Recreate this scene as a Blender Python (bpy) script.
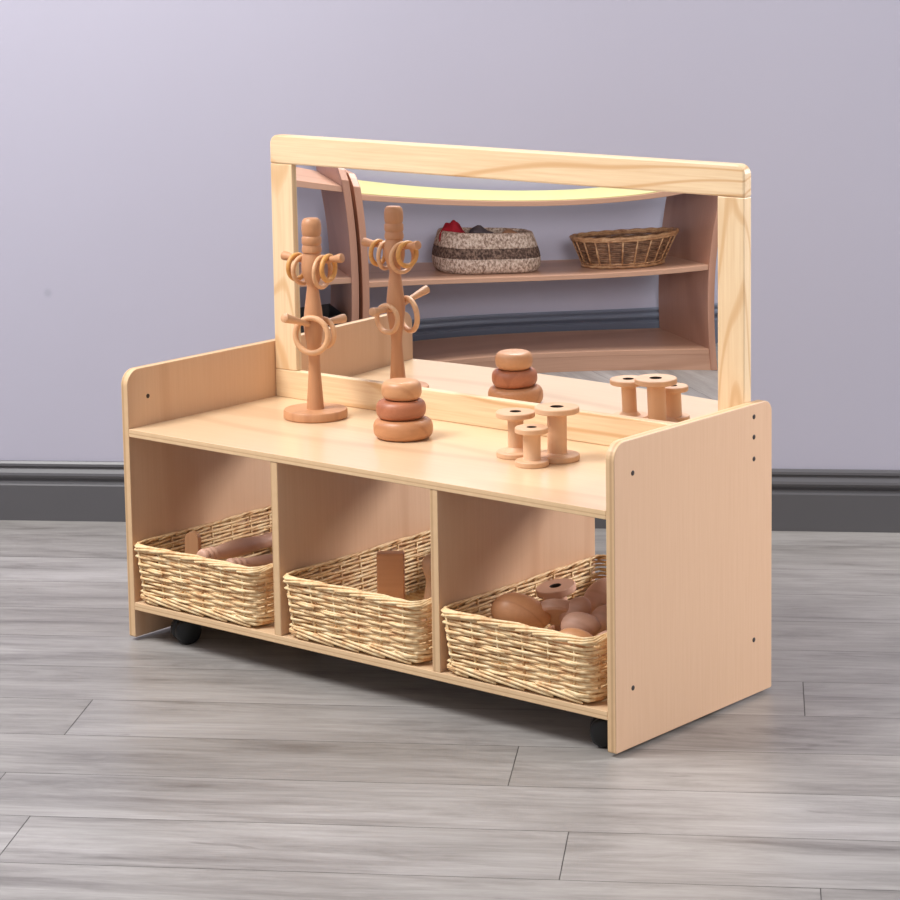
import bpy, bmesh, math, random
from mathutils import Vector, Matrix, noise
random.seed(7)
for o in list(bpy.data.objects): bpy.data.objects.remove(o)
S = bpy.context.scene
COL = S.collection
PI = math.pi
V = Vector

# ------------------------------------------------------------ camera, world, lights, exposure
CX, CY, F = 393.4255, 265.8616, 2660.809
yaw, pit, rol = 0.7148, -0.1421, -0.0189
cpos = V((3.16187, -2.95400, 1.23014))
dv = V((-math.sin(yaw)*math.cos(pit), math.cos(yaw)*math.cos(pit), math.sin(pit)))
rt = V((math.cos(yaw), math.sin(yaw), 0)); up = rt.cross(dv)
r1 = rt*math.cos(rol) + up*math.sin(rol); u1 = -rt*math.sin(rol) + up*math.cos(rol)
cam_d = bpy.data.cameras.new('camera'); cam = bpy.data.objects.new('camera', cam_d); COL.objects.link(cam)
M = Matrix.Identity(4)
for i in range(3):
    M[i][0], M[i][1], M[i][2], M[i][3] = r1[i], u1[i], -dv[i], cpos[i]
cam.matrix_world = M
cam_d.sensor_width = 36; cam_d.lens = F/900*36
cam_d.shift_x = (450-CX)/900; cam_d.shift_y = (CY-450)/900
cam_d.clip_end = 60
S.camera = cam

W_ = V((0.83768, 0.54616, 0)); N_ = V((-0.54616, 0.83768, 0))   # along the back wall, and into it
FZ = -0.006                                                      # floor level
wld = bpy.data.worlds.new('world'); S.world = wld; wld.use_nodes = True
bg = wld.node_tree.nodes['Background']
bg.inputs[0].default_value = (0.96, 0.965, 1.0, 1); bg.inputs[1].default_value = 0.45

def area(name, loc, target, size, power, color):
    l = bpy.data.lights.new(name, 'AREA'); l.shape = 'SQUARE'; l.size = size; l.energy = power; l.color = color
    o = bpy.data.objects.new(name, l); COL.objects.link(o); o.location = loc
    o.rotation_euler = (V(target)-V(loc)).to_track_quat('-Z', 'Y').to_euler()
    return o
area('ceiling_softbox', (-0.5, -1.3, 3.0), (0.4, 0.2, 0.3), 1.3, 131, (1.0, 0.98, 0.96))
area('window_light', (3.0, 2.55, 1.75), (0.5, 0.35, 0.2), 0.9, 118, (1.0, 0.96, 0.96))
S.view_settings.view_transform = 'Standard'; S.view_settings.look = 'None'
S.view_settings.gamma = 1; S.view_settings.use_curve_mapping = False
S.view_settings.exposure = 0.06

# ------------------------------------------------------------ materials
def lin(c):
    return tuple((x/255/12.92 if x/255 <= .04045 else ((x/255+.055)/1.055)**2.4) for x in c) + (1,)
def mat(name):
    m = bpy.data.materials.new(name); m.use_nodes = True
    nt = m.node_tree; return m, nt, nt.nodes, nt.links, nt.nodes['Principled BSDF']
def coords(nt, scale, obj=True, rot=(0,0,0)):
    tc = nt.nodes.new('ShaderNodeTexCoord'); mp = nt.nodes.new('ShaderNodeMapping')
    mp.inputs['Scale'].default_value = scale; mp.inputs['Rotation'].default_value = rot
    nt.links.new(tc.outputs['Object'], mp.inputs[0]); return mp
def ramp(nt, src, stops):
    r = nt.nodes.new('ShaderNodeValToRGB'); e = r.color_ramp.elements
    e[0].position, e[0].color = stops[0]; e[1].position, e[1].color = stops[-1]
    for p, c in stops[1:-1]:
        x = e.new(p); x.color = c
    nt.links.new(src, r.inputs[0]); return r.outputs[0]
def noise_tex(nt, vec, scale, detail=4, rough=.5):
    n = nt.nodes.new('ShaderNodeTexNoise'); n.inputs['Scale'].default_value = scale
    n.inputs['Detail'].default_value = detail; n.inputs['Roughness'].default_value = rough
    nt.links.new(vec, n.inputs['Vector']); return n.outputs['Fac']
def mth(nt, op, a, b=None):
    n = nt.nodes.new('ShaderNodeMath'); n.operation = op
    for i, x in enumerate((a, b)):
        if x is None: continue
        if isinstance(x, (int, float)): n.inputs[i].default_value = x
        else: nt.links.new(x, n.inputs[i])
    return n.outputs[0]
def mixc(nt, fac, a, b, mode='MIX'):
    n = nt.nodes.new('ShaderNodeMix'); n.data_type = 'RGBA'; n.blend_type = mode
    if isinstance(fac, (int, float)): n.inputs[0].default_value = fac
    else: nt.links.new(fac, n.inputs[0])
    for i, x in ((6, a), (7, b)):
        if isinstance(x, tuple): n.inputs[i].default_value = x
        else: nt.links.new(x, n.inputs[i])
    return n.outputs[2]
def wood(name, base, dark, axis, rough=.4, lines=10, freq=5, strength=.5, coat=0, stretch=.12, seed=0):
    """contour-line grain running along an axis, plus fine fibre streaks"""
    m, nt, N, L, b = mat(name)
    k = [1, 1, 1]; k[axis] = stretch
    mp = coords(nt, tuple(k)); mp.inputs['Location'].default_value = (seed*1.7, seed*.9, seed*.4)
    n1 = noise_tex(nt, mp.outputs[0], freq, 2, .4)
    s = mth(nt, 'SINE', mth(nt, 'MULTIPLY', n1, lines*6.283))
    g = ramp(nt, s, [(0.0, (0, 0, 0, 1)), (.72, (.12, .12, .12, 1)), (1, (1, 1, 1, 1))])
    k2 = [1, 1, 1]; k2[axis] = .03
    mp2 = coords(nt, tuple(k2)); n2 = noise_tex(nt, mp2.outputs[0], 260, 3, .6)
    fine = ramp(nt, n2, [(.35, (0, 0, 0, 1)), (.75, (1, 1, 1, 1))])
    mp3 = coords(nt, (1, 1, 1)); n3 = noise_tex(nt, mp3.outputs[0], 4, 2)
    c = mixc(nt, mth(nt, 'MULTIPLY', g, strength), lin(base), lin(dark))
    c = mixc(nt, mth(nt, 'MULTIPLY', fine, strength*.55), c, lin(dark))
    c = mixc(nt, mth(nt, 'MULTIPLY', n3, strength*.35), c, lin(dark))
    L.new(c, b.inputs['Base Color']); b.inputs['Roughness'].default_value = rough
    if coat:
        b.inputs['Coat Weight'].default_value = coat; b.inputs['Coat Roughness'].default_value = .22
    return m
def ply_edge(name, light, dark, axis, period):
    m, nt, N, L, b = mat(name)
    mp = coords(nt, (1, 1, 1)); sx = N.new('ShaderNodeSeparateXYZ'); L.new(mp.outputs[0], sx.inputs[0])
    s = mth(nt, 'SINE', mth(nt, 'MULTIPLY', sx.outputs[axis], 6.283/period))
    f = ramp(nt, s, [(.35, (0, 0, 0, 1)), (.95, (1, 1, 1, 1))])
    n = noise_tex(nt, mp.outputs[0], 60, 3)
    c = mixc(nt, mth(nt, 'MULTIPLY', f, .42), lin(light), lin(dark)); c = mixc(nt, mth(nt, 'MULTIPLY', n, .25), c, lin(dark))
    L.new(c, b.inputs['Base Color']); b.inputs['Roughness'].default_value = .5
    return m
def plain(name, col, rough=.5, metal=0, var=.0, vscale=20, spec=.5):
    m, nt, N, L, b = mat(name)
    b.inputs['Roughness'].default_value = rough; b.inputs['Metallic'].default_value = metal
    b.inputs['Specular IOR Level'].default_value = spec
    mp = coords(nt, (1, 1, 1)); n = noise_tex(nt, mp.outputs[0], vscale, 4)
    d = tuple(x*(1-var) for x in lin(col)[:3]) + (1,)
    L.new(mixc(nt, n, lin(col), d), b.inputs['Base Color'])
    return m

M_birch_v = wood('birch_ply_vertical', (218, 181, 148), (188, 140, 104), 2, .42, 5, 3.5, .32)
M_birch_x = wood('birch_ply_long', (233, 204, 166), (202, 160, 120), 0, .3, 6, 3.5, .4, coat=.5)
M_edge_x = ply_edge('ply_edge_upright', (226, 192, 148), (160, 112, 72), 0, .015)
M_edge_z = ply_edge('ply_edge_flat', (232, 200, 156), (168, 120, 80), 2, .0065)
M_pine_x = wood('pine_long', (240, 215, 176), (208, 164, 114), 0, .38, 17, 4.5, .8, coat=.15, stretch=.16)
M_pine_z = wood('pine_upright', (240, 215, 176), (210, 168, 118), 2, .38, 15, 6, .7, coat=.15, stretch=.2)
M_beech = wood('turned_beech', (200, 146, 104), (162, 104, 68), 2, .45, 5, 9, .3)
M_beech_p = wood('pale_beech', (214, 166, 124), (180, 126, 86), 2, .45, 6, 14, .4)
M_stone1 = wood('beech_pebble_tan', (202, 144, 100), (158, 98, 58), 0, .42, 4, 10, .35)
M_stone2 = wood('beech_pebble_red', (186, 118, 84), (140, 78, 50), 0, .45, 5, 12, .4)
M_stone3 = wood('beech_pebble_light', (208, 154, 110), (166, 106, 66), 0, .42, 4, 10, .3)
M_spool = wood('pale_spool_wood', (220, 178, 140), (186, 136, 98), 2, .5, 3, 8, .25)
M_ring_p = wood('ring_pale', (220, 172, 128), (190, 136, 94), 0, .45, 5, 14, .35)
M_ring_g = wood('ring_golden', (214, 156, 84), (180, 118, 56), 0, .45, 5, 14, .35)
M_egg = wood('egg_brown', (220, 178, 154), (184, 136, 112), 0, .5, 4, 10, .3)
M_egg_g = wood('egg_golden', (226, 168, 122), (188, 124, 82), 0, .42, 6, 12, .4)
M_hole = plain('dark_hole', (58, 44, 36), .8)
M_bolt = plain('dark_bolt', (44, 30, 26), .5)
M_black = plain('black_rubber', (24, 25, 26), .45, 0, .2)
M_backing = plain('mirror_backing', (150, 120, 90), .8)
M_shelf = wood('curved_shelf_ply', (204, 160, 132), (164, 118, 90), 1, .4, 5, 3, .4)
M_shelf_v = wood('curved_shelf_ply_upright', (196, 148, 122), (156, 108, 84), 2, .4, 5, 3, .4)
M_lime = plain('lime_mat', (208, 204, 140), .45, 0, .12, 8)

def wicker(name, a, b_, c):
    m, nt, N, L, bs = mat(name)
    mp = coords(nt, (1, 1, 1)); n = noise_tex(nt, mp.outputs[0], 55, 3, .6)
    col = ramp(nt, n, [(.32, lin(b_)), (.5, lin(a)), (.72, lin(c))])
    L.new(col, bs.inputs['Base Color']); bs.inputs['Roughness'].default_value = .5
    return m
M_wick = wicker('straw_willow', (238, 206, 156), (212, 164, 112), (246, 224, 182))
M_wick_d = wicker('brown_willow', (128, 92, 66), (92, 62, 44), (160, 122, 90))
M_wick_l = wicker('pale_willow', (186, 140, 98), (150, 104, 68), (212, 172, 128))
def fleck(name, a, b_, c):
    m, nt, N, L, bs = mat(name); mp = coords(nt, (1, 1, .6)); n = noise_tex(nt, mp.outputs[0], 170, 3, .7)
    L.new(ramp(nt, n, [(.36, lin(b_)), (.5, lin(a)), (.64, lin(c))]), bs.inputs['Base Color']); bs.inputs['Roughness'].default_value = .95
    bp = N.new('ShaderNodeBump'); bp.inputs['Strength'].default_value = .6; L.new(n, bp.inputs['Height']); L.new(bp.outputs[0], bs.inputs['Normal']); return m
M_felt = fleck('flecked_beige_rope', (196, 172, 152), (132, 106, 90), (234, 216, 198))
M_felt_d = fleck('flecked_brown_rope', (100, 78, 66), (58, 44, 38), (150, 124, 106))
M_red = plain('red_cloth', (186, 24, 44), .8, 0, .4, 30)
M_grey = plain('grey_cloth', (104, 94, 98), .9, 0, .5, 60)
M_tan = plain('tan_wood_piece', (196, 150, 116), .6, 0, .2, 40)
M_teal = plain('blue_grey_piece', (104, 130, 136), .6, 0, .2, 40)
M_cream = plain('cream_piece', (236, 222, 200), .6)
M_dark = plain('charcoal_tray', (104, 101, 100), .7, 0, .5, 40)
M_skirt = plain('grey_gloss_skirting', (90, 89, 92), .32, 0, .06, 6)
M_skirt_b = plain('blue_grey_skirting', (104, 110, 124), .32, 0, .06, 6)

# mirror
m, nt, N, L, b = mat('mirror_silver'); b.inputs['Metallic'].default_value = 1; b.inputs['Roughness'].default_value = 0.0
b.inputs['Base Color'].default_value = (.92, .93, .95, 1); M_mirror = m
# wall paint with faint roller texture and one small scuff
m, nt, N, L, b = mat('lilac_grey_paint'); mp = coords(nt, (1, 1, 1))
n = noise_tex(nt, mp.outputs[0], 1.3, 3)
vd = N.new('ShaderNodeVectorMath'); vd.operation = 'DISTANCE'; L.new(mp.outputs[0], vd.inputs[0]); vd.inputs[1].default_value = (-.3457, .832, .455)
sf = ramp(nt, vd.outputs['Value'], [(.004, (1, 1, 1, 1)), (.010, (0, 0, 0, 1))])
L.new(mixc(nt, mth(nt, 'MULTIPLY', sf, .3), mixc(nt, n, lin((184, 182, 197)), lin((176, 174, 189))), lin((130, 130, 148))), b.inputs['Base Color']); b.inputs['Roughness'].default_value = .6
n2 = noise_tex(nt, mp.outputs[0], 120, 3); bp = N.new('ShaderNodeBump'); bp.inputs['Strength'].default_value = .03
L.new(n2, bp.inputs['Height']); L.new(bp.outputs[0], b.inputs['Normal']); M_wall = m
# floor planks
m, nt, N, L, b = mat('grey_vinyl_plank'); at = N.new('ShaderNodeAttribute'); at.attribute_name = 'plank'; at.attribute_type = 'GEOMETRY'
tc = N.new('ShaderNodeTexCoord'); cmb = N.new('ShaderNodeVectorMath'); cmb.operation = 'ADD'
sc = N.new('ShaderNodeVectorMath'); sc.operation = 'SCALE'; L.new(at.outputs['Vector'], sc.inputs[0]); sc.inputs['Scale'].default_value = 40
L.new(tc.outputs['Object'], cmb.inputs[0]); L.new(sc.outputs[0], cmb.inputs[1])
mp = N.new('ShaderNodeMapping'); mp.inputs['Scale'].default_value = (.17, 1, 1); L.new(cmb.outputs[0], mp.inputs[0])
def dnoise(vec, scale, detail, rough, dist):
    f = noise_tex(nt, vec, scale, detail, rough); f.node.inputs['Distortion'].default_value = dist; return f
n1 = dnoise(mp.outputs[0], 15, 9, .7, .45)
mpb = N.new('ShaderNodeMapping'); mpb.inputs['Scale'].default_value = (.05, 1, 1); L.new(cmb.outputs[0], mpb.inputs[0])
n2 = dnoise(mpb.outputs[0], 110, 5, .7, .2)
n3 = dnoise(mp.outputs[0], 6.5, 7, .68, .7)
mpc = N.new('ShaderNodeMapping'); mpc.inputs['Scale'].default_value = (.3, 1, 1); L.new(cmb.outputs[0], mpc.inputs[0])
n4 = dnoise(mpc.outputs[0], 22, 3, .6, .4)
c = ramp(nt, n1, [(.30, lin((106, 102, 99))), (.43, lin((141, 138, 135))), (.54, lin((157, 154, 151))), (.70, lin((174, 171, 169)))])
st = ramp(nt, n2, [(.34, (.0, .0, .0, 1)), (.60, (1, 1, 1, 1))])
c = mixc(nt, mth(nt, 'MULTIPLY', mth(nt, 'SUBTRACT', 1.0, st), .30), c, lin((104, 98, 96)))
pt = ramp(nt, n3, [(.33, (1, 1, 1, 1)), (.44, (0, 0, 0, 1))])
c = mixc(nt, mth(nt, 'MULTIPLY', pt, .45), c, lin((98, 93, 91)))
kn = ramp(nt, n4, [(.24, (1, 1, 1, 1)), (.31, (0, 0, 0, 1))])
c = mixc(nt, mth(nt, 'MULTIPLY', kn, .6), c, lin((86, 79, 76)))
sx = N.new('ShaderNodeSeparateXYZ'); L.new(at.outputs['Vector'], sx.inputs[0])
tone = ramp(nt, sx.outputs[0], [(0, (.90, .89, .87, 1)), (1, (1.0, 1.0, 1.0, 1))])
c = mixc(nt, 1.0, c, tone, 'MULTIPLY')
L.new(c, b.inputs['Base Color']); b.inputs['Roughness'].default_value = .36
bp = N.new('ShaderNodeBump'); bp.inputs['Strength'].default_value = .06; L.new(n2, bp.inputs['Height']); L.new(bp.outputs[0], b.inputs['Normal'])
M_floor = m
M_gap = plain('plank_gap', (104, 99, 99), .8)

# ------------------------------------------------------------ helpers
def obj(name, bm, mats, parent=None, smooth=False, bevel=0, loc=None):
    me = bpy.data.meshes.new(name)
    bmesh.ops.recalc_face_normals(bm, faces=bm.faces)
    bm.to_mesh(me); bm.free()
    for x in (mats if isinstance(mats, (list, tuple)) else [mats]): me.materials.append(x)
    if smooth:
        for p in me.polygons: p.use_smooth = True
    o = bpy.data.objects.new(name, me); COL.objects.link(o)
    if loc is not None: o.location = loc
    if parent: o.parent = parent
    if bevel:
        md = o.modifiers.new('bevel', 'BEVEL'); md.width = bevel; md.segments = 2; md.limit_method = 'ANGLE'; md.angle_limit = .7
    if smooth == 'auto':
        me.set_sharp_from_angle(angle=.7)
    return o
def thing(name, label, cat, loc=(0, 0, 0), rz=0, group=None):
    o = bpy.data.objects.new(name, None); COL.objects.link(o); o.empty_display_size = .03
    o.location = loc; o.rotation_euler = (0, 0, rz); tag(o, label, cat, group); return o
def tag(o, label, cat, group=None, kind=None):
    o['label'] = label; o['category'] = cat
    if group: o['group'] = group
    if kind: o['kind'] = kind
    return o
def box(bm, a, b_, mi=0):
    vs = [bm.verts.new((x, y, z)) for x in (a[0], b_[0]) for y in (a[1], b_[1]) for z in (a[2], b_[2])]
    for f in ((0,1,3,2), (4,6,7,5), (0,4,5,1), (2,3,7,6), (0,2,6,4), (1,5,7,3)):
        bm.faces.new([vs[i] for i in f]).material_index = mi
    return vs
def prism(bm, pts, axis, a, b_, side=0, cap=0):
    """outline pts (two coords) extruded along axis from a to b"""
    def mk(p, t):
        q = list(p); q.insert(axis, t); return bm.verts.new(q)
    A = [mk(p, a) for p in pts]; B = [mk(p, b_) for p in pts]; n = len(pts)
    bm.faces.new(A).material_index = cap; bm.faces.new(B[::-1]).material_index = cap
    for i in range(n):
        bm.faces.new((A[i], B[i], B[(i+1) % n], A[(i+1) % n])).material_index = side
def round_poly(pts, radii, seg=8):
    out = []; n = len(pts)
    for i in range(n):
        p = V((*pts[i], 0)); r = radii[i]
        if r == 0: out.append(tuple(p[:2])); continue
        a = (V((*pts[i-1], 0))-p).normalized(); c = (V((*pts[(i+1) % n], 0))-p).normalized()
        half = a.angle(c)/2; d = r/math.tan(half); ctr = p+(a+c).normalized()*(r/math.sin(half))
        s = p+a*d-ctr; e = p+c*d-ctr
        for k in range(seg+1):
            v = (s.lerp(e, k/seg)).normalized()*r; out.append((ctr.x+v.x, ctr.y+v.y))
    return out
def tube(bm, pts, rad, seg=8, closed=False, cap=True, mi=0):
    pts = [V(p) for p in pts]; n = len(pts); rads = rad if isinstance(rad, (list, tuple)) else [rad]*n
    rings = []; prev = None
    for i in range(n):
        t = (pts[(i+1) % n]-pts[i-1]) if closed else (pts[min(i+1, n-1)]-pts[max(i-1, 0)])
        t.normalize()
        if prev is None:
            a = V((0, 0, 1)) if abs(t.z) < .9 else V((1, 0, 0)); u = t.cross(a).normalized()
        else:
            u = (prev - t*prev.dot(t)).normalized()
        prev = u; v = t.cross(u)
        rings.append([bm.verts.new(pts[i]+(u*math.cos(2*PI*k/seg)+v*math.sin(2*PI*k/seg))*rads[i]) for k in range(seg)])
    for i in range(n if closed else n-1):
        A, B = rings[i], rings[(i+1) % n]
        for k in range(seg):
            bm.faces.new((A[k], A[(k+1) % seg], B[(k+1) % seg], B[k])).material_index = mi
    if cap and not closed:
        bm.faces.new(rings[0][::-1]).material_index = mi; bm.faces.new(rings[-1]).material_index = mi
def lathe(bm, prof, seg=40, mi=0, at=(0, 0, 0), mtx=None):
    """prof: (r, z) from bottom to top; r = 0 closes"""
    rows = []; at = V(at)
    def P(x, y, z):
        p = V((x, y, z)); p = mtx @ p if mtx else p
        return bm.verts.new(p+at)
    for r, z in prof:
        rows.append([P(0, 0, z)] if r <= 1e-6 else [P(r*math.cos(2*PI*k/seg), r*math.sin(2*PI*k/seg), z) for k in range(seg)])
    for A, B in zip(rows, rows[1:]):
        for k in range(seg):
            k2 = (k+1) % seg
            if len(A) == 1 and len(B) == 1: continue
            if len(A) == 1: f = (A[0], B[k2], B[k])
            elif len(B) == 1: f = (A[k], A[k2], B[0])
            else: f = (A[k], A[k2], B[k2], B[k])
            bm.faces.new(f).material_index = mi
    if len(rows[0]) > 1: bm.faces.new(rows[0][::-1]).material_index = mi
    if len(rows[-1]) > 1: bm.faces.new(rows[-1]).material_index = mi
def catmull(pts, n=6):
    pts = [V((*p, 0)) for p in pts]; P = [pts[0]]+pts+[pts[-1]]; out = []
    for i in range(1, len(P)-2):
        for k in range(n):
            t = k/n; a, b_, c, d = P[i-1:i+3]
            q = .5*((2*b_)+(c-a)*t+(2*a-5*b_+4*c-d)*t*t+(3*b_-a-3*c+d)*t**3); out.append((max(q.x, 0), q.y))
    out.append(tuple(pts[-1][:2])); return out
def dup(o, parent=None):
    c = o.copy(); COL.objects.link(c)
    if parent: c.parent = parent
    for ch in list(o.children): dup(ch, c)
    return c

# ------------------------------------------------------------ the setting
WD = 0.832                                     # distance of the back wall along N_
AW = -1.684                                    # the left wall along W_
rzw = math.atan2(W_.y, W_.x)
def frame_obj(o, loc=(0, 0, FZ)):              # local x along the back wall, local y towards it
    o.rotation_euler = (0, 0, rzw); o.location = loc; return o
def struct(o): o['kind'] = 'structure'; return o
# floor: planks of one mesh
bm = bmesh.new(); PW = .172; rows = {}
jo = {0: .55, 1: 1.107, 2: .02, 3: .695, 4: -.02, 5: .063, 6: 1.114}
lay = bm.faces.layers.float_vector.new('plank')
first = WD-(.99)                               # local y of the seam nearest the first measured row
for k in range(-6, 24):
    y1 = first-(k-1)*PW; y0 = y1-PW
    if y1 > WD+.02+PW: continue
    y1c = min(y1, WD+.01)
    if y1c <= y0: continue
    rnd = random.Random(k*13+5); x = jo.get(k, rnd.random()*1.2)-1.36*5
    cuts = []
    while x < 4.6:
        cuts.append(x)
        if k == 5 and abs(x-.063) < .01: x += .728; cuts.append(x); x += .632
        else: x += 1.36
    for a, c in zip(cuts, cuts[1:]):
        a2, c2 = max(a, AW-.3), c
        if c2 < AW: continue
        g = .0006
        f = bm.faces.new([bm.verts.new(p) for p in ((a2+g, y0+g, 0), (c2-g, y0+g, 0), (c2-g, y1c-g, 0), (a2+g, y1c-g, 0))])
        f[lay] = (rnd.random(), rnd.random(), rnd.random())
y0 = first-23*PW
f = bm.faces.new([bm.verts.new(p) for p in ((AW-.3, y0, -.0012), (4.6, y0, -.0012), (4.6, WD+.01, -.0012), (AW-.3, WD+.01, -.0012))]); f.material_index = 1
struct(frame_obj(obj('floor', bm, [M_floor, M_gap])))
bm = bmesh.new(); box(bm, (AW-.1, WD, -.01), (4.4, WD+.1, 2.8)); struct(frame_obj(obj('wall_back', bm, M_wall)))
bm = bmesh.new(); box(bm, (AW-.1, -3.6, -.01), (AW, WD, 2.8)); struct(frame_obj(obj('wall_left', bm, M_wall)))
SK = [(0, 0), (.018, 0), (.018, .0735), (.0165, .0765), (.010, .0775), (.0085, .081), (.0105, .085), (.0145, .089), (.0165, .094),
      (.0150, .099), (.0105, .1035), (.0075, .1065), (.0075, .110), (.0105, .112), (.0100, .117), (.006, .1215), (0, .1215)]
bm = bmesh.new(); prism(bm, [(WD-d, z*.972) for d, z in SK], 0, AW, 4.4)
struct(frame_obj(obj('baseboard_back', bm, M_skirt)))
bm = bmesh.new(); prism(bm, [(AW+d, z) for d, z in SK], 1, -3.6, WD-.018)
struct(frame_obj(obj('baseboard_left', bm, M_skirt_b)))
# ------------------------------------------------------------ the mirror unit
t = .015; WX = 1.0; D = .4045; HP = .4505; ZS = .3528; ZB = .060; TS = .0129; YF = .3526; YB = .3722
HM = .8099; ZR = .4018; ZT = .7605; SL = .0655; SR = .9365; X1 = .3334; X2 = .6598
unit = thing('mirror_storage_unit', 'low birch plywood storage unit with three open bays and a pine framed mirror on top', 'storage unit', (0, 0, FZ))
def part(name, bm, mats, parent=unit, **k):
    o = obj(name, bm, mats, parent, **k); o.location = (0, 0, -FZ) if parent is unit else (0, 0, 0); return o
def panel(x0):
    bm = bmesh.new()
    pts = round_poly([(0, 0), (D, 0), (D, HP), (0, HP)], [.003, .003, .020, .026])
    prism(bm, pts, 0, x0, x0+t, side=1, cap=0)
    return part('side_panel', bm, [M_birch_v, M_edge_x], bevel=.0012)
pl, pr = panel(0), panel(WX-t)
def bolt(parent, x, y, z, s):
    bm = bmesh.new(); m_ = Matrix.Rotation(PI/2*s, 3, 'Y')
    lathe(bm, [(0, -.004), (.0038, -.004), (.0038, .0003), (.0030, .0007), (0, .0007)], 14, at=(x, y, z), mtx=m_)
    part('bolt', bm, M_bolt, parent)
for y, z in ((.355, .431), (.355, .400), (.355, .3665), (.0445, .4012), (.042, .0877), (.355, .0862)): bolt(pr, WX, y, z, 1)
for y, z in ((.046, .4013),): bolt(pl, t, y, z, 1)
bm = bmesh.new(); box(bm, (t, 0, ZS-TS), (WX-t, .386, ZS))
for f in bm.faces:
    if abs(f.normal.z) < .5 and f.calc_center_median().y < .01: f.material_index = 1
bm.faces.ensure_lookup_table()
def edge_mats(bm, axis_up=2):
    bm.normal_update()
    for f in bm.faces: f.material_index = 0 if abs(f.normal[axis_up]) > .5 else 1
edge_mats(bm); part('top_shelf', bm, [M_birch_x, M_edge_z], bevel=.001)
bm = bmesh.new(); box(bm, (t, 0, ZB-TS), (WX-t, .386, ZB)); edge_mats(bm)
part('bottom_shelf', bm, [M_birch_x, M_edge_z], bevel=.001)
for x in (X1, X2):
    bm = bmesh.new(); box(bm, (x, .001, ZB), (x+t, .392, ZS-TS)); edge_mats(bm, 0)
    part('divider', bm, [M_birch_v, M_edge_x], bevel=.001)
# frame
bm = bmesh.new()
prism(bm, round_poly([(t+.0005, ZT), (WX-t-.0005, ZT), (WX-t-.0005, HM), (t+.0005, HM)], [0, 0, .016, .016]), 1, YF-.0005, YB+.0005)
part('top_rail', bm, M_pine_x, bevel=.003)
for a, b_ in ((t+.001, SL), (SR, WX-t-.001)):
    bm = bmesh.new(); box(bm, (a, YF, ZR), (b_, YB, ZT)); part('stile', bm, M_pine_z, bevel=.0015)
bm = bmesh.new(); box(bm, (t+.0005, YF, ZS), (WX-t-.0005, YB, ZR)); part('bottom_rail', bm, M_pine_x, bevel=.0018)
# mirror sheet: thin acrylic that bows a millimetre or two in its frame
CO = (-1.6211, .2114, -2.0823, .0818, -.5202, 1.6265, .6504)
def bow(x, z):
    X = (x-.5)/.43; Z = (z-.58)/.18; a, b2, c, e, f2, g, l1 = CO
    return 1e-3*(a*X*X+b2*X*Z+c*Z*Z+e*X*X*Z+f2*X*Z*Z+g*X*X*Z*Z+l1*Z)
bm = bmesh.new(); nx, nz = 72, 36; x0, x1, z0, z1 = SL-.003, SR+.003, ZR-.003, ZT+.003
gv = [[bm.verts.new((x0+(x1-x0)*i/nx, .3578-bow(x0+(x1-x0)*i/nx, z0+(z1-z0)*j/nz), z0+(z1-z0)*j/nz)) for j in range(nz+1)] for i in range(nx+1)]
for i in range(nx):
    for j in range(nz): bm.faces.new((gv[i][j], gv[i+1][j], gv[i+1][j+1], gv[i][j+1]))
mr = part('mirror', bm, M_mirror, smooth=True)
md = mr.modifiers.new('thickness', 'SOLIDIFY'); md.thickness = .0025; md.offset = 1; md.use_rim = False
bm = bmesh.new(); box(bm, (SL-.004, .3655, ZR-.004), (SR+.004, .3705, ZT+.004)); part('mirror_backing', bm, M_backing)
# casters
def caster(x, y, rot):
    bm = bmesh.new(); r = .0225; m_ = Matrix.Rotation(rot, 3, 'Z') @ Matrix.Rotation(PI/2, 3, 'Y')
    for s in (-1, 1):
        prof = [(0, -.0085), (r-.005, -.0085), (r-.001, -.006), (r, -.003), (r, .003), (r-.001, .006), (r-.005, .0085), (0, .0085)]
        off = Matrix.Rotation(rot, 3, 'Z') @ V((s*.0105, 0, 0))
        lathe(bm, prof, 28, at=V((x, y, FZ+r))+off, mtx=m_)
    w = part('caster', bm, M_black, smooth='auto')
    bm = bmesh.new(); lathe(bm, [(0, .028), (.010, .028), (.010, .042), (.017, .043), (.017, ZB-TS), (0, ZB-TS)], 20, at=(x, y, 0))
    lathe(bm, [(0, -.003), (.006, -.003), (.006, .003), (0, .003)], 14, at=(x, y, FZ+r), mtx=m_)
    part('swivel_mount', bm, M_black, w, smooth='auto')
caster(.088, .046, -.45); caster(.952, .040, -.95); caster(.085, .345, .2); caster(.92, .345, .3)

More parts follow.
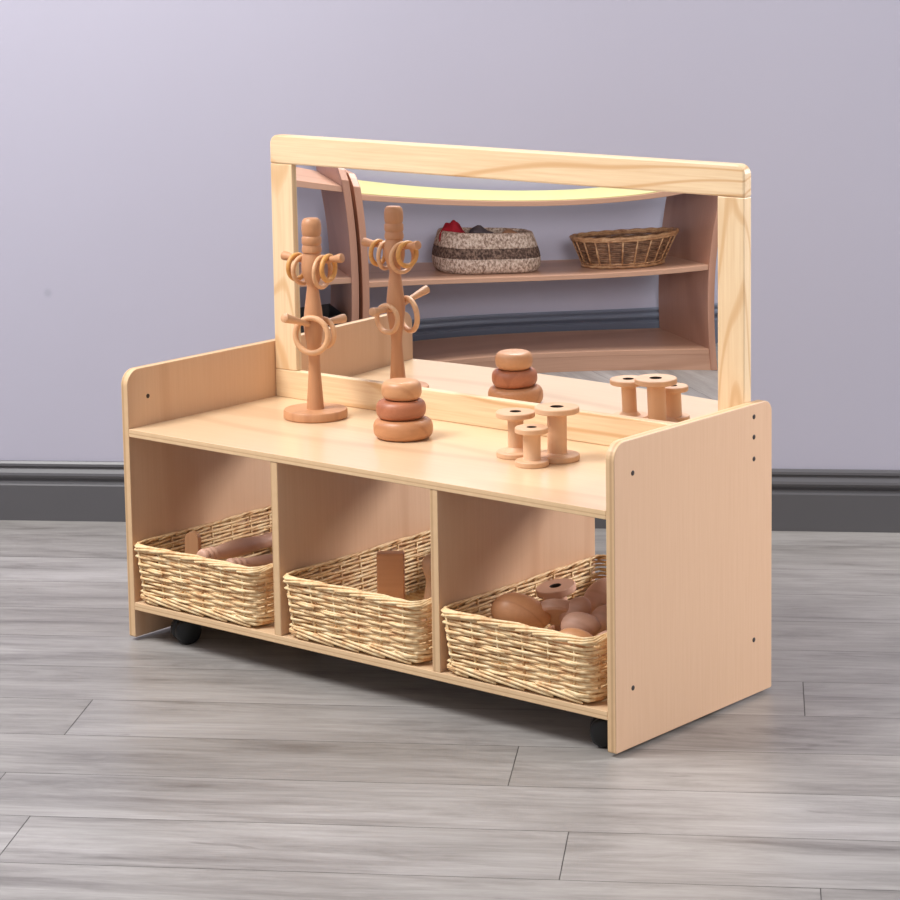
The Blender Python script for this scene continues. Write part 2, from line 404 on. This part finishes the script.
# ------------------------------------------------------------ wicker baskets in the bays
def rrect(hx, hy, r, n):
    """n points evenly spaced on a rounded rectangle, with outward normals"""
    segs = []; L1, L2, A = 2*(hx-r), 2*(hy-r), PI*r/2; tot = 2*L1+2*L2+4*A; out = []
    for i in range(n):
        s = tot*i/n
        for side in range(4):
            Ls = L1 if side % 2 == 0 else L2
            ang = -PI/2+side*PI/2; nrm = V((math.cos(ang), math.sin(ang), 0)); tg = V((-nrm.y, nrm.x, 0))
            h = hy if side % 2 == 0 else hx
            if s <= Ls:
                out.append((nrm*h+tg*(s-Ls/2), nrm)); break
            s -= Ls
            if s <= A:
                ctr = nrm*(h-r)+tg*(Ls/2); th = s/r; nn = nrm*math.cos(th)+tg*math.sin(th)
                out.append((ctr+nn*r, nn)); break
            s -= A
    return out
BH = .099
def basket_mesh():
    rnd = random.Random(3)
    hb, ht = (.1305, .190), (.1390, .1995); rb, rtp = .009, .012
    NS = 28; SUB = 6; n = NS*SUB; rowsn = 15
    def ring(v, extra=0):
        return rrect(hb[0]+(ht[0]-hb[0])*v+extra, hb[1]+(ht[1]-hb[1])*v+extra, rb+(rtp-rb)*v+extra, n)
    wv = bmesh.new()
    for j in range(rowsn):
        v = (j+1.3)/(rowsn+1.6); R_ = ring(v); k0 = rnd.randrange(SUB*4); pos = 0
        while pos < n:
            ln = SUB*rnd.choice((4, 5, 6)); ov_ = SUB
            sl = rnd.uniform(-.0011, .0011); zo = rnd.uniform(-.0005, .0005); r0 = rnd.uniform(.0020, .0026); pts = []; rr = []
            m_ = ln+2*ov_
            for q in range(0, m_+1, 2):
                i = (k0+pos+q-ov_) % n; p, nn = R_[i]; f = q/m_
                e = (f < .12 or f > .88)
                s_ = math.cos(PI*(i/SUB)+PI*j)*.0024+(.0022 if f > .88 else -.0014 if f < .12 else 0)
                pts.append(p+nn*s_+V((0, 0, BH*v+zo+sl*(2*f-1)*1.6+rnd.uniform(-.0002, .0002)))); rr.append(r0*(.62 if f in (0, 1) else .85 if e else 1))
            tube(wv, pts, rr, 6); pos += ln
    sk = bmesh.new(); b0, t0 = ring(.0), ring(.97)
    for k in range(NS):
        i = k*SUB; a, c = b0[i][0], t0[i][0]
        tube(sk, [a+V((0, 0, .004)), (a+c)/2+V((0, 0, BH*.5)), c+V((0, 0, BH*.97))], .0021, 6)
    rm = bmesh.new(); R_ = ring(1.0); K = 40; st = n/K
    for k in range(K):
        pts = []; ln = 4.0*st; jz = rnd.uniform(-.0012, .0012)
        for q in range(9):
            f = q/8; i = int(round(k*st+f*ln)) % n; p, nn = R_[i]
            off = .0036*math.cos(f*PI*1.05); z = BH-.0055+.0070*math.sin(min(f*1.25, 1)*PI/2)-(.004*max(0, f-.8)/.2)
            pts.append(p+nn*off+V((0, 0, z+jz)))
        tube(rm, pts, [.0016]+[.0022]*7+[.0013], 6)
    ft = bmesh.new(); R_ = ring(.03); K = 24; st = n/K
    for k in range(K):
        pts = []
        for q in range(7):
            f = q/6; i = int(round(k*st+f*2.6*st)) % n; p, nn = R_[i]
            pts.append(p+nn*(.0040-.0020*f+.0012*math.sin(f*PI))+V((0, 0, .0175-.0150*f+rnd.uniform(-.0003, .0003))))
        tube(ft, pts, [.0016, .0023, .0025, .0025, .0025, .0023, .0018], 6)
    bs = bmesh.new()
    for i in range(-21, 22):
        y = i*.0087; tube(bs, [(-hb[0]+.004, y, .0062+.0016*(i % 2)), (0, y, .0062+.0016*((i+1) % 2)), (hb[0]-.004, y, .0062+.0016*(i % 2))], .0042, 5)
    for i in range(-3, 4): tube(bs, [(i*.036, -hb[1]+.004, .004), (i*.036, hb[1]-.004, .004)], .0034, 6)
    return (('weave', wv), ('stakes', sk), ('rim', rm), ('foot_border', ft), ('basket_base', bs))
BK = [('wicker basket in the left bay holding turned spindles', .1585), ('wicker basket in the middle bay with an upright wood block', .4955),
      ('wicker basket in the right bay heaped with wooden eggs and a spool', .8185)]
BY = .196
b_first = thing('wicker_basket', 'pale woven willow ' + BK[0][0], 'basket', (BK[0][1], BY, ZB+.0005), 0, 'willow baskets in the three bays')
for nm, bm in basket_mesh(): obj(nm, bm, M_wick, b_first, smooth=True)
for lab, x in BK[1:]:
    c = dup(b_first); c.location.x = x; c['label'] = 'pale woven willow ' + lab

# ------------------------------------------------------------ turned toys in the baskets
FLZ = ZB+.0005+.0122                     # basket floor, top of the woven base
def orient(direction, up_=(0, 0, 1)):
    z = V(direction).normalized(); return V((0, 0, 1)).rotation_difference(z).to_matrix()
def spool_mesh(rf, rc, h, tf, mi_hole=1, flare=.0):
    bm = bmesh.new(); rh = rf*.30; c = .0012
    prof = [(0, 0), (rf-c, 0), (rf, c), (rf, tf-c), (rf-c, tf), (rc+flare, tf+.0004), (rc, tf+flare*.9+.0008), (rc, h-tf-flare*.9-.0008), (rc+flare, h-tf-.0004), (rf-c, h-tf), (rf, h-tf+c), (rf, h-c), (rf-c, h), (rh, h)]
    lathe(bm, prof, 44)
    bm.faces.ensure_lookup_table(); bm.faces.remove(bm.faces[-1])     # open the bore
    lathe(bm, [(rh, h), (rh, h-.014), (0, h-.014)], 44, mi=1)
    bm.faces.ensure_lookup_table()
    for f in [f for f in bm.faces if len(f.verts) == 44 and f.calc_center_median().z > h-.001]: bm.faces.remove(f)
    bmesh.ops.remove_doubles(bm, verts=bm.verts, dist=1e-6)
    return bm
def lathe_toy(name, label, cat, prof, m_, loc, direction=(0, 0, 1), group=None, seg=36):
    bm = bmesh.new(); lathe(bm, prof, seg, mtx=orient(direction))
    o = obj(name, bm, m_, None, smooth='auto', loc=loc); tag(o, label, cat, group); return o
def egg_prof(L_, r):
    out = []
    for i in range(17):
        a = PI*i/16; z = -math.cos(a)*L_/2; out.append((r*math.sin(a)*(1+.16*math.cos(a)), z))
    out[0] = (0, out[0][1]); out[-1] = (0, out[-1][1]); return out
# left basket
def disc_prof(r, h): return [(0, -h/2), (r-.003, -h/2), (r, -h/2+.003), (r, h/2-.003), (r-.003, h/2), (0, h/2)]
bm = bmesh.new(); prism(bm, round_poly([(-.0125, 0), (.0125, 0), (.0125, .097), (-.0125, .097)], [.001, .001, .0115, .0115]), 1, -.0065, .0065)
o = obj('wooden_tablet', bm, M_beech_p, None, bevel=.0015, loc=(.066, .090, FLZ)); o.rotation_euler = (0, 0, .35)
tag(o, 'narrow round topped beech tablet standing in the left basket beside the spindles', 'tablet')
def spindle_prof(L_, r):
    return catmull([(0, 0), (r*.8, .001), (r*1.02, .008), (r*.82, .013), (r*1.02, .019), (r*.82, .024), (r*1.02, .031), (r*.88, .038), (r*1.12, .075), (r*1.15, L_*.5), (r*.92, L_-.045), (r*1.05, L_-.03), (r*.8, L_-.022), (r, L_-.012), (r*.8, L_-.001), (0, L_)], 4)
def spindle(label, a, b_, r):
    a, b_ = V(a), V(b_); lathe_toy('wooden_spindle', label, 'spindle', spindle_prof((b_-a).length, r), M_egg, a, b_-a, 'spindles in the left basket', 28)
spindle('upper turned brown spindle with grooved end lying in the left basket', (.124, .050, .1435), (.100, .262, .1305), .0125)
spindle('lower turned brown spindle with smooth end half under the grooved one in left basket', (.158, .078, .128), (.174, .285, .0985), .0125)
# middle basket
bm = bmesh.new(); box(bm, (-.0215, -.010, 0), (.0215, .010, .1090))
o = obj('wooden_block', bm, M_egg_g, None, bevel=.0015, loc=(.452, .148, FLZ)); o.rotation_euler = (0, 0, .62)
tag(o, 'flat brown wood block standing upright in the middle basket', 'block')
lathe_toy('wooden_skittle', 'pale rounded wooden skittle at the right end of the middle basket', 'skittle', catmull([(0, 0), (.019, .001), (.021, .02), (.016, .055), (.014, .075), (.019, .096), (.016, .112), (0, .119)], 5), M_spool, (.536, .156, FLZ))
# right basket
E_ = 'eggs in the right basket'
def egg(label, loc, L_, r, direction, m_=None, name='wooden_egg', cat='egg', group=E_):
    return lathe_toy(name, label, cat, egg_prof(L_, r), m_ or M_egg, loc, direction, group, 30)
egg('large golden wooden egg lying at the left of the right basket', (.742, .113, .138), .092, .0295, (.8, .55, -.18), M_egg_g)
o = lathe_toy('wooden_disc', 'dull brown wooden disc leaning between the golden egg and the spool', 'disc', disc_prof(.031, .018), M_egg, (.780, .152, .138), (-.35, .55, .75))
bm = spool_mesh(.031, .014, .0815, .011); sp = obj('wooden_spool', bm, [M_egg, M_hole], None, smooth='auto', loc=(.738, .228, FLZ+.005)); sp.rotation_euler = (.17, -.10, 0); tag(sp, 'brown wooden spool standing among the eggs in the right basket', 'spool')
egg('greyish wooden egg tilted up just right of the basket spool', (.808, .163, .139), .060, .0215, (.5, .1, .6))
egg('brown wooden egg lying in front of the tilted one in the right basket', (.848, .122, .134), .062, .0215, (.9, .3, .1))
egg('fat wooden egg at the back corner of the right basket against the side panel', (.802, .238, .145), .066, .0265, (.2, .5, .8))
egg('round wooden egg below the fat one at the right edge of the right basket', (.856, .178, .135), .052, .0215, (.6, .5, .4))
egg('reddish wooden egg lowest behind the front rim of the right basket', (.876, .070, .128), .062, .0195, (.9, .35, .05), M_stone3)
egg('small wooden egg in the front right corner of the right basket', (.920, .094, .128), .046, .019, (.3, .7, .3))

# ------------------------------------------------------------ ring stand on the top shelf
SX, SY = .1989, .2545
stand = thing('ring_stand', 'tall turned wooden ring tree with four pegs standing at the left of the shelf top', 'ring stand', (SX, SY, ZS))
bm = bmesh.new(); lathe(bm, [(0, 0), (.0515, 0), (.0535, .002), (.0535, .0125), (.0520, .0148), (0, .0150)], 56); obj('base', bm, M_beech, stand, smooth='auto')
col = [(.0148, .0148), (.0142, .022), (.0120, .052), (.0099, .088), (.0108, .112), (.0156, .145), (.0162, .160), (.0150, .178), (.0116, .205), (.0099, .222),
       (.0140, .234), (.0176, .246), (.0182, .258), (.0170, .268), (.0152, .275), (.0148, .2775)]
prof = catmull(col, 5)+[(.0164, .279), (.0168, .284), (.0150, .2908), (.0166, .2940), (.0166, .3030), (.0146, .3060), (.0158, .3085), (.0166, .315), (.0164, .325), (.0150, .3315), (.0118, .3350), (0, .3356)]
bm = bmesh.new(); lathe(bm, [(0, .0148)]+prof, 40); obj('column', bm, M_beech, stand, smooth='auto')
UZ, LZ = .2620, .156
def peg(z, ang, ln, rise, m_=M_beech):
    d_ = V((math.cos(ang), math.sin(ang), rise)); p = [V((0, 0, z))+d_*s for s in (.010, .03, .045, ln-.006, ln-.001, ln)]
    bm = bmesh.new(); tube(bm, p, [.0062, .0052, .0056, .0078, .0076, .0062], 20)
    obj('peg', bm, m_, stand, smooth='auto')
    return d_
A_UR, A_UL, A_LF, A_LB = .12, PI-.05, -PI/2+.08, PI/2-.10
RU = .17
peg(UZ, A_UR, .062, RU); peg(UZ, A_UL, .068, .08); peg(LZ, A_LF, .078, .30, M_beech_p); peg(LZ, A_LB, .070, .04, M_beech_p)
def ring_at(label, zhub, ang, s, R_, r, m_, rise=.16, tilt=.0, twist=.0, swing=0, group='rings hung on the stand pegs'):
    d_ = V((math.cos(ang), math.sin(ang), rise)); p = V((SX, SY, ZS+zhub))+d_*s
    bm = bmesh.new(); n = 48
    axis = V((math.cos(ang+twist), math.sin(ang+twist), tilt)).normalized(); side = V((-axis.y, axis.x, 0)).normalized(); dn = axis.cross(side).normalized()
    if dn.z > 0: dn = -dn
    dn = Matrix.Rotation(swing, 3, axis) @ dn; side = dn.cross(axis).normalized()
    ctr = dn*(R_-r-.0064+.0002)
    pts = [ctr+(side*math.cos(2*PI*k/n)+dn*math.sin(2*PI*k/n))*(R_-r) for k in range(n)]
    tube(bm, pts, r, 12, closed=True)
    o = obj('wooden_ring', bm, m_, None, smooth=True, loc=p); tag(o, label, 'ring', group)
ring_at('pale small ring against the hub on the upper right peg', UZ, A_UR, .0200, .0290, .0038, M_ring_p, RU, twist=.05)
ring_at('golden small ring outermost on the upper right peg', UZ, A_UR, .0330, .0245, .0042, M_ring_g, RU, twist=.05)
ring_at('golden small ring outermost on the upper left peg', UZ, A_UL, .0360, .0245, .0042, M_ring_g, .08, twist=.0)
ring_at('tan small ring against the hub on the upper left peg', UZ, A_UL, .0200, .0265, .0038, M_ring_p, .08, twist=-.1)
ring_at('large pale ring hanging in front of the column on the lower front peg', LZ, A_LF,   .0215, .0340, .0048, M_ring_p, .30, tilt=.05, twist=.25, swing=.5)
ring_at('pale ring behind the column on the lower rear peg nearest the mirror', LZ, A_LB, .024, .0280, .0044, M_ring_p, .04, twist=.1, swing=.1)

# ------------------------------------------------------------ stacked pebbles and spools
def pebble(label, loc, r, h, m_, sq, rz):
    bm = bmesh.new(); pr_ = []
    for i in range(21):
        a = -PI/2+PI*i/20; e = .62
        pr_.append((r-h*.56*(1-abs(math.cos(a))**e) if 0 < i < 20 else 0, h/2+h/2*math.copysign(abs(math.sin(a))**.8, math.sin(a))))
    fl = r-h*.62
    pr_[0] = (0, 0); pr_[-1] = (0, h)
    lathe(bm, pr_, 52)
    for v in bm.verts: v.co.y *= sq
    o = obj('wooden_pebble', bm, m_, None, smooth=True, loc=loc); o.rotation_euler = (0, 0, rz); tag(o, label, 'pebble', 'pebbles in the stack')
PX, PY = .4256, .2151
pebble('largest tan wooden pebble at the bottom of the stack of three', (PX, PY, ZS), .0482, .0325, M_stone1, .96, .4)
pebble('reddish brown wooden pebble in the middle of the stack of three', (PX-.002, PY-.002, ZS+.0322), .0405, .0305, M_stone2, .95, 1.2)
pebble('smallest pale topped wooden pebble on top of the stack of three', (PX-.001, PY-.001, ZS+.0624), .0325, .0315, M_stone3, .97, .2)
def spool(label, x, y, rf, rc, h, tf, flare):
    o = obj('wooden_spool', spool_mesh(rf, rc, h, tf, 1, flare), [M_spool, M_hole], None, smooth='auto', loc=(x, y, ZS)); tag(o, label, 'spool', 'spools on the shelf top'); return o
spool('mid sized pale spool at the left of the three on the shelf', .6585, .2110, .0304, .0122, .0705, .0085, .006)
spool('tallest and widest spool at the right of the three on the shelf', .7255, .2285, .0345, .0150, .0830, .0090, .002)
spool('shortest spool in front of the other two on the shelf', .7195, .1730, .0258, .0134, .0595, .0085, .001)

# ------------------------------------------------------------ shelves along the left wall, seen in the mirror
TH = -.0115
SD = N_*math.cos(TH)+W_*math.sin(TH); SN = W_*math.cos(TH)-N_*math.sin(TH)      # along and out of the shelf
rz_s = math.atan2(SD.y, SD.x)-PI/2             # local y along the shelf (towards the back wall), local x out into the room
SF = W_*(-1.2903)+N_*(-.8)
ZSH0, ZSH1, ZSH2 = .0562, .2846, .516
def shelf_unit(label, origin, rz, width, depth, dz=0):
    u = thing('open_shelf_unit', label, 'shelf unit', (origin.x, origin.y, FZ), rz, 'open shelf units along the left wall')
    tt = .018; z_ = -FZ
    def slab(name, z0, z1, x1_, m_=M_shelf):
        bm = bmesh.new(); pts = [(-depth, 0+tt), (x1_, tt), (x1_, width-tt), (-depth, width-tt)]
        prism(bm, pts, 2, z0, z1); obj(name, bm, m_, u, bevel=.0015).location = (0, 0, z_)
    slab('bottom_board', ZSH0-.016, ZSH0, -.002); slab('middle_board', ZSH1+dz, ZSH1+dz+.015, -.004); slab('top_board', ZSH2+dz, ZSH2+dz+.016, -.012)
    for y in (0, width-tt):
        bm = bmesh.new(); fr = catmull([(0, FZ), (.002, .10), (.001, .26), (-.006, .42), (-.018, ZSH2+dz+.056)], 5)
        pts = fr+[(-.030, ZSH2+dz+.066), (-depth, ZSH2+dz+.066), (-depth, FZ)]
        prism(bm, [(p[0] if i >= len(fr) else [(0), p[0]][1], p[1]) for i, p in enumerate(pts)], 1, y, y+tt)
        obj('side_panel', bm, M_shelf_v, u, bevel=.0015).location = (0, 0, z_)
    bm = bmesh.new(); box(bm, (-.020, tt, FZ), (-.004, width-tt, ZSH0-.016)); obj('plinth', bm, M_shelf, u).location = (0, 0, z_)
    return u
B0, B1 = -.2555, -1.195; SW = B0-B1
o1 = SF+SD*(B1+.8)
shelf_unit('wide open plywood shelf with two baskets seen in the mirror', o1, rz_s, SW, .345)
def on_shelf(a_in, b): return SF+SD*(b+.8)-SN*a_in
o2 = SF+SD*(B0+.8+.020)+SN*.045
ph = .05
shelf_unit('narrow open plywood shelf at the left edge of the mirror holding a dark tray', o2, rz_s+ph, .42, .28, .022)
# dark tray in the narrow unit
d2 = V((math.cos(rz_s+ph), math.sin(rz_s+ph), 0)); l2 = V((-d2.y, d2.x, 0))
tc_ = o2+l2*.21-d2*.13
bm = bmesh.new(); box(bm, (-.10, -.18, 0), (.10, .18, .17)); bm.faces.ensure_lookup_table()
tf_ = max(bm.faces, key=lambda f: f.calc_center_median().z); bmesh.ops.inset_region(bm, faces=[tf_], thickness=.008)
bmesh.ops.translate(bm, verts=tf_.verts, vec=(0, 0, -.15))
o = obj('storage_tray', bm, M_dark, None, bevel=.004, loc=(tc_.x, tc_.y, ZSH0)); o.rotation_euler = (0, 0, rz_s+ph)
tag(o, 'charcoal storage tray low inside the narrow shelf in the mirror', 'tray')
# lime mat on the wide unit
mc = on_shelf(0, 0)
bm = bmesh.new(); prism(bm, [(-.342, .11), (-.016, .11), (-.016, SW-.022), (-.342, SW-.022)], 2, 0, .003)
o = obj('lime_runner', bm, M_lime, None, bevel=.001, loc=(o1.x, o1.y, ZSH2+.016)); o.rotation_euler = (0, 0, rz_s)
tag(o, 'lime yellow runner laid along the top of the wide shelf in the mirror', 'runner')
ZM = ZSH1+.015
# oval brown willow basket
p = on_shelf(.150, -1.000)
ob = thing('oval_basket', 'oval brown willow basket with pale rim on the mirrored shelf', 'basket', (p.x, p.y, ZM), rz_s)
def ov(v, n, extra=0):
    a, b_ = .076+.022*v+extra, .104+.028*v+extra
    return [(V((a*math.cos(2*PI*i/n), b_*math.sin(2*PI*i/n), 0)), V((math.cos(2*PI*i/n), math.sin(2*PI*i/n), 0))) for i in range(n)]
bm = bmesh.new(); n = 32*4
for j in range(13):
    v = (j+1)/14; R_ = ov(v, n); pts = [q+nn*math.cos(PI*i/4+PI*j)*.002+V((0, 0, .088*v+.006)) for i, (q, nn) in enumerate(R_)]
    tube(bm, pts, .0034, 6, closed=True)
obj('weave', bm, M_wick_d, ob, smooth=True)
bm = bmesh.new(); A, B = ov(0, 22), ov(1, 22)
for i in range(22): tube(bm, [A[i][0]+A[i][1]*.002+V((0, 0, .004)), B[i][0]+B[i][1]*.005+V((0, 0, .094))], .0026, 6)
obj('stakes', bm, M_wick_l, ob, smooth=True)
bm = bmesh.new()
for zz, v, rr in ((.097, 1.05, .0055), (.090, 1.0, .0042), (.006, 0, .0048), (.014, .05, .003)):
    R_ = ov(v, 120, .003); tube(bm, [q+V((0, 0, zz+.0008*math.sin(i*1.1))) for i, (q, nn) in enumerate(R_)], [rr*(1+.10*math.sin(i*1.1+1)) for i in range(120)], 8, closed=True)
obj('rim', bm, M_wick_l, ob, smooth=True)
bm = bmesh.new(); R_ = ov(0, 40); prism(bm, [(q.x, q.y) for q, nn in R_], 2, .003, .010); obj('basket_base', bm, M_wick_d, ob)
def lump(name, label, cat, loc, dims, m_, seed, rz=0):
    bm = bmesh.new(); bmesh.ops.create_icosphere(bm, subdivisions=3, radius=1)
    for v in bm.verts:
        k = 1+.25*noise.noise(v.co*1.6+V((seed, 0, 0))); v.co = V((v.co.x*dims[0], v.co.y*dims[1], v.co.z*dims[2]))*k
    o = obj(name, bm, m_, None, smooth=True, loc=loc); o.rotation_euler = (0, 0, rz); tag(o, label, cat); return o
q = on_shelf(.150, -1.045); lump('brown_ball', 'dark brown rounded ball inside the oval brown basket', 'ball', (q.x, q.y, ZM+.048), (.045, .045, .034), M_wick_d, 5, rz_s)
q = on_shelf(.095, -1.065); lump('cream_pebble', 'small cream pebble at the right of the oval brown basket', 'pebble', (q.x, q.y, ZM+.079), (.013, .016, .012), M_cream, 2)
q = on_shelf(.150, -.935); lump('blue_grey_pebble', 'blue grey rounded pebble at the left of the oval brown basket', 'pebble', (q.x, q.y, ZM+.045), (.038, .038, .038), M_teal, 8)
# rope basket with a dark band
p = on_shelf(.160, -.630)
rb_ = thing('rope_basket', 'beige rope basket with a dark brown band and red cloth on the mirrored shelf', 'basket', (p.x, p.y, ZM), rz_s)
def rope_out(z):
    k = z/.126; return .017*math.sin(min(max(k, 0), 1)**.6*PI*.95)-.010*k
def rope_band(name, z0, z1, m_, rim=False):
    bm = bmesh.new(); rows_ = []; nr = 7; prof_ = [(rope_out(z0+(z1-z0)*j/nr), z0+(z1-z0)*j/nr) for j in range(nr+1)]
    if rim: prof_ += [(prof_[-1][0]-.003, z1+.0045), (prof_[-1][0]-.008, z1+.0055), (prof_[-1][0]-.013, z1+.003)]
    prof_ += [(e-.012 if not rim or k else prof_[-1][0]-.002, z) for k, (e, z) in enumerate(prof_[nr::-1])]
    for e, z in prof_:
        R_ = rrect(.085+e, .126+e, .074+e, 110)
        rows_.append([bm.verts.new(q+nn*.0009*noise.noise(q*160+V((0, 0, z*160)))+V((0, 0, z+.0010*noise.noise(q*60)))) for q, nn in R_])
    rows_.append(rows_[0])
    for A, B in zip(rows_, rows_[1:]):
        for i in range(110): bm.faces.new((A[i], A[(i+1) % 110], B[(i+1) % 110], B[i]))
    obj(name, bm, m_, rb_, smooth=True)
rope_band('lower_wall', .002, .047, M_felt); rope_band('dark_band', .047, .079, M_felt_d); rope_band('upper_wall', .079, .120, M_felt, True)
bm = bmesh.new(); prism(bm, [(q.x, q.y) for q, nn in rrect(.084, .125, .069, 60)], 2, .001, .009); obj('basket_base', bm, M_felt, rb_)
def cloth(name, label, loc, dims, m_, seed, rz):
    bm = bmesh.new(); bmesh.ops.create_grid(bm, x_segments=14, y_segments=14, size=1)
    for v in bm.verts:
        f = noise.noise(V((v.co.x*1.8+seed, v.co.y*1.8, 0))); r_ = v.co.length
        v.co = V((v.co.x*dims[0], v.co.y*dims[1], dims[2]*(1-.75*r_*r_)+dims[2]*.7*f))
    o = obj(name, bm, m_, None, smooth=True, loc=loc); o.rotation_euler = (0, 0, rz)
    md = o.modifiers.new('t', 'SOLIDIFY'); md.thickness = .004; tag(o, label, 'cloth'); return o
q = on_shelf(.155, -.542); cloth('red_cloth', 'crumpled red cloth at the left of the rope basket', (q.x, q.y, ZM+.112), (.032, .032, .034), M_red, 3, rz_s+.4)
q = on_shelf(.160, -.620); lump('grey_cloth', 'bundled grey cloth in the middle of the rope basket', 'cloth', (q.x, q.y, ZM+.078), (.042, .036, .058), M_grey, 4, rz_s)
q = on_shelf(.160, -.700); lump('tan_wood_piece', 'tan wooden piece at the right of the rope basket', 'wood piece', (q.x, q.y, ZM+.074), (.036, .034, .054), M_tan, 9, rz_s)
